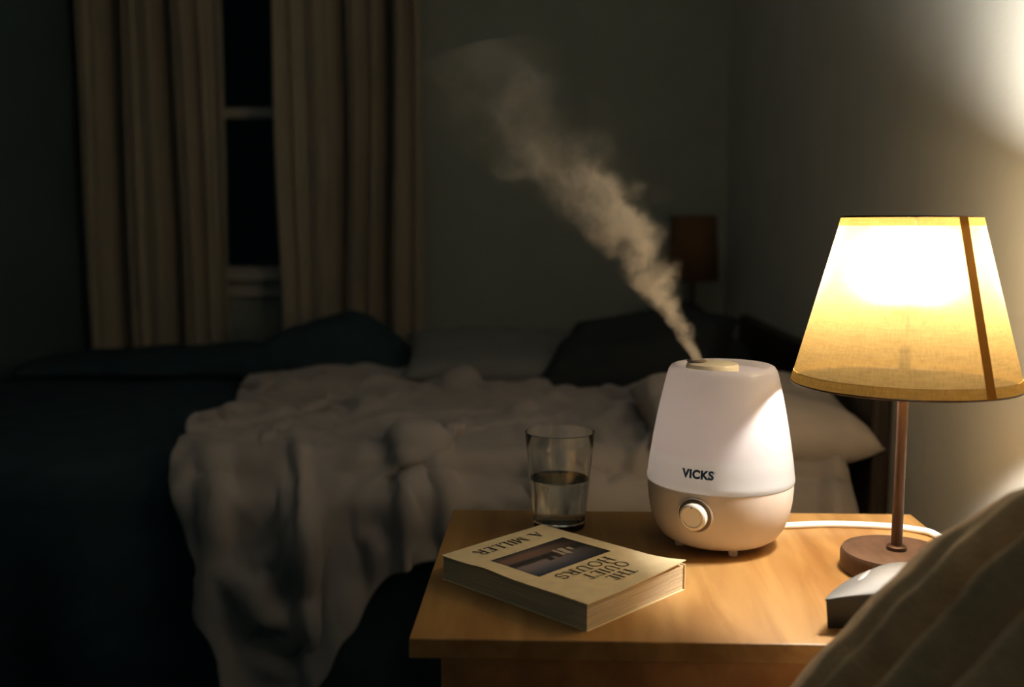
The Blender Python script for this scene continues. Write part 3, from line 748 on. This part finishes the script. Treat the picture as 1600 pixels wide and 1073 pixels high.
def mist_mat():
    m = bpy.data.materials.new('drifting_mist'); m.use_nodes = True; nt = m.node_tree; nt.nodes.clear(); N = nt.nodes.new; K = nt.links.new
    out = N('ShaderNodeOutputMaterial'); vol = N('ShaderNodeVolumePrincipled')
    vol.inputs['Color'].default_value = (.97, .90, .80, 1); vol.inputs['Anisotropy'].default_value = .15
    tc = N('ShaderNodeTexCoord')
    def math_(op, a, b=None, c=None):
        n = N('ShaderNodeMath'); n.operation = op
        for i, x in enumerate((a, b, c)):
            if x is None: continue
            if isinstance(x, (int, float)): n.inputs[i].default_value = x
            else: K(x, n.inputs[i])
        return n.outputs[0]
    def sep(v): s = N('ShaderNodeSeparateXYZ'); K(v, s.inputs[0]); return s.outputs
    s0 = sep(tc.outputs['Object'])
    h0 = math_('SUBTRACT', s0['Z'], Z0)
    # swirl the coordinates more and more with height
    nz = N('ShaderNodeTexNoise'); nz.inputs['Scale'].default_value = 20; nz.inputs['Detail'].default_value = 4; nz.inputs['Roughness'].default_value = .55; K(tc.outputs['Object'], nz.inputs['Vector'])
    vm = N('ShaderNodeVectorMath'); vm.operation = 'SUBTRACT'; K(nz.outputs['Color'], vm.inputs[0]); vm.inputs[1].default_value = (.5, .5, .5)
    amp = math_('MULTIPLY', math_('MINIMUM', math_('ADD', math_('MAXIMUM', h0, 0.0), .008), .25), .78)
    sc = N('ShaderNodeVectorMath'); sc.operation = 'SCALE'; K(vm.outputs[0], sc.inputs[0]); K(amp, sc.inputs[3])
    ad = N('ShaderNodeVectorMath'); ad.operation = 'ADD'; K(tc.outputs['Object'], ad.inputs[0]); K(sc.outputs[0], ad.inputs[1])
    s = sep(ad.outputs[0])
    h = math_('SUBTRACT', s['Z'], Z0)
    hn = math_('DIVIDE', h, HM)
    def curve(tab):
        fc = N('ShaderNodeFloatCurve'); cv = fc.mapping.curves[0]
        pts = tab
        cv.points[0].location = pts[0]; cv.points[1].location = pts[-1]
        for p in pts[1:-1]: cv.points.new(*p)
        fc.mapping.update(); K(hn, fc.inputs['Value']); return fc.outputs[0]
    cx = math_('SUBTRACT', math_('MULTIPLY', curve([(a/HM, (b+.2)/.4) for a, b, c in PL]), .4), .2)
    rr_ = math_('MULTIPLY', curve([(a/HM, c/.1) for a, b, c in PL]), .1)
    dx = math_('SUBTRACT', s['X'], cx); dy = math_('SUBTRACT', s['Y'], math_('MULTIPLY_ADD', h, .15, SY))
    dd = math_('SQRT', math_('ADD', math_('MULTIPLY', dx, dx), math_('MULTIPLY', dy, dy)))
    q = math_('DIVIDE', dd, rr_)
    mr = N('ShaderNodeMapRange'); mr.interpolation_type = 'SMOOTHSTEP'; mr.inputs[1].default_value = 1.08; mr.inputs[2].default_value = .05; K(q, mr.inputs[0])
    # strength along the plume, as a power of ten
    lg = curve([(0, .86), (.05, .84), (.12, .80), (.20, .72), (.28, .65), (.37, .60), (.46, .53), (.56, .40), (.66, .24), (.80, .10), (.92, .02), (1.0, .0)])
    D = math_('POWER', 10.0, math_('MULTIPLY_ADD', lg, 2.5, .27))
    n2 = N('ShaderNodeTexNoise'); n2.inputs['Scale'].default_value = 26; n2.inputs['Detail'].default_value = 5; n2.inputs['Roughness'].default_value = .6; K(ad.outputs[0], n2.inputs['Vector'])
    m2 = N('ShaderNodeMapRange'); m2.inputs[1].default_value = .40; m2.inputs[2].default_value = .64; m2.inputs[3].default_value = .06; m2.inputs[4].default_value = 1.7; K(n2.outputs['Fac'], m2.inputs[0])
    dens = math_('MULTIPLY', math_('MULTIPLY', D, mr.outputs[0]), m2.outputs[0])
    K(dens, vol.inputs['Density']); K(vol.outputs[0], out.inputs['Volume'])
    return m
bm = bmesh.new(); me = bpy.data.meshes.new('t'); me.from_pydata([tuple(v) for v in vs], [], fs); bm.from_mesh(me); bpy.data.meshes.remove(me)
o = from_bm('mist_plume', bm, mist_mat())
tag(o, 'pale mist drifting up and left from the humidifier outlet', 'mist', None, 'stuff')
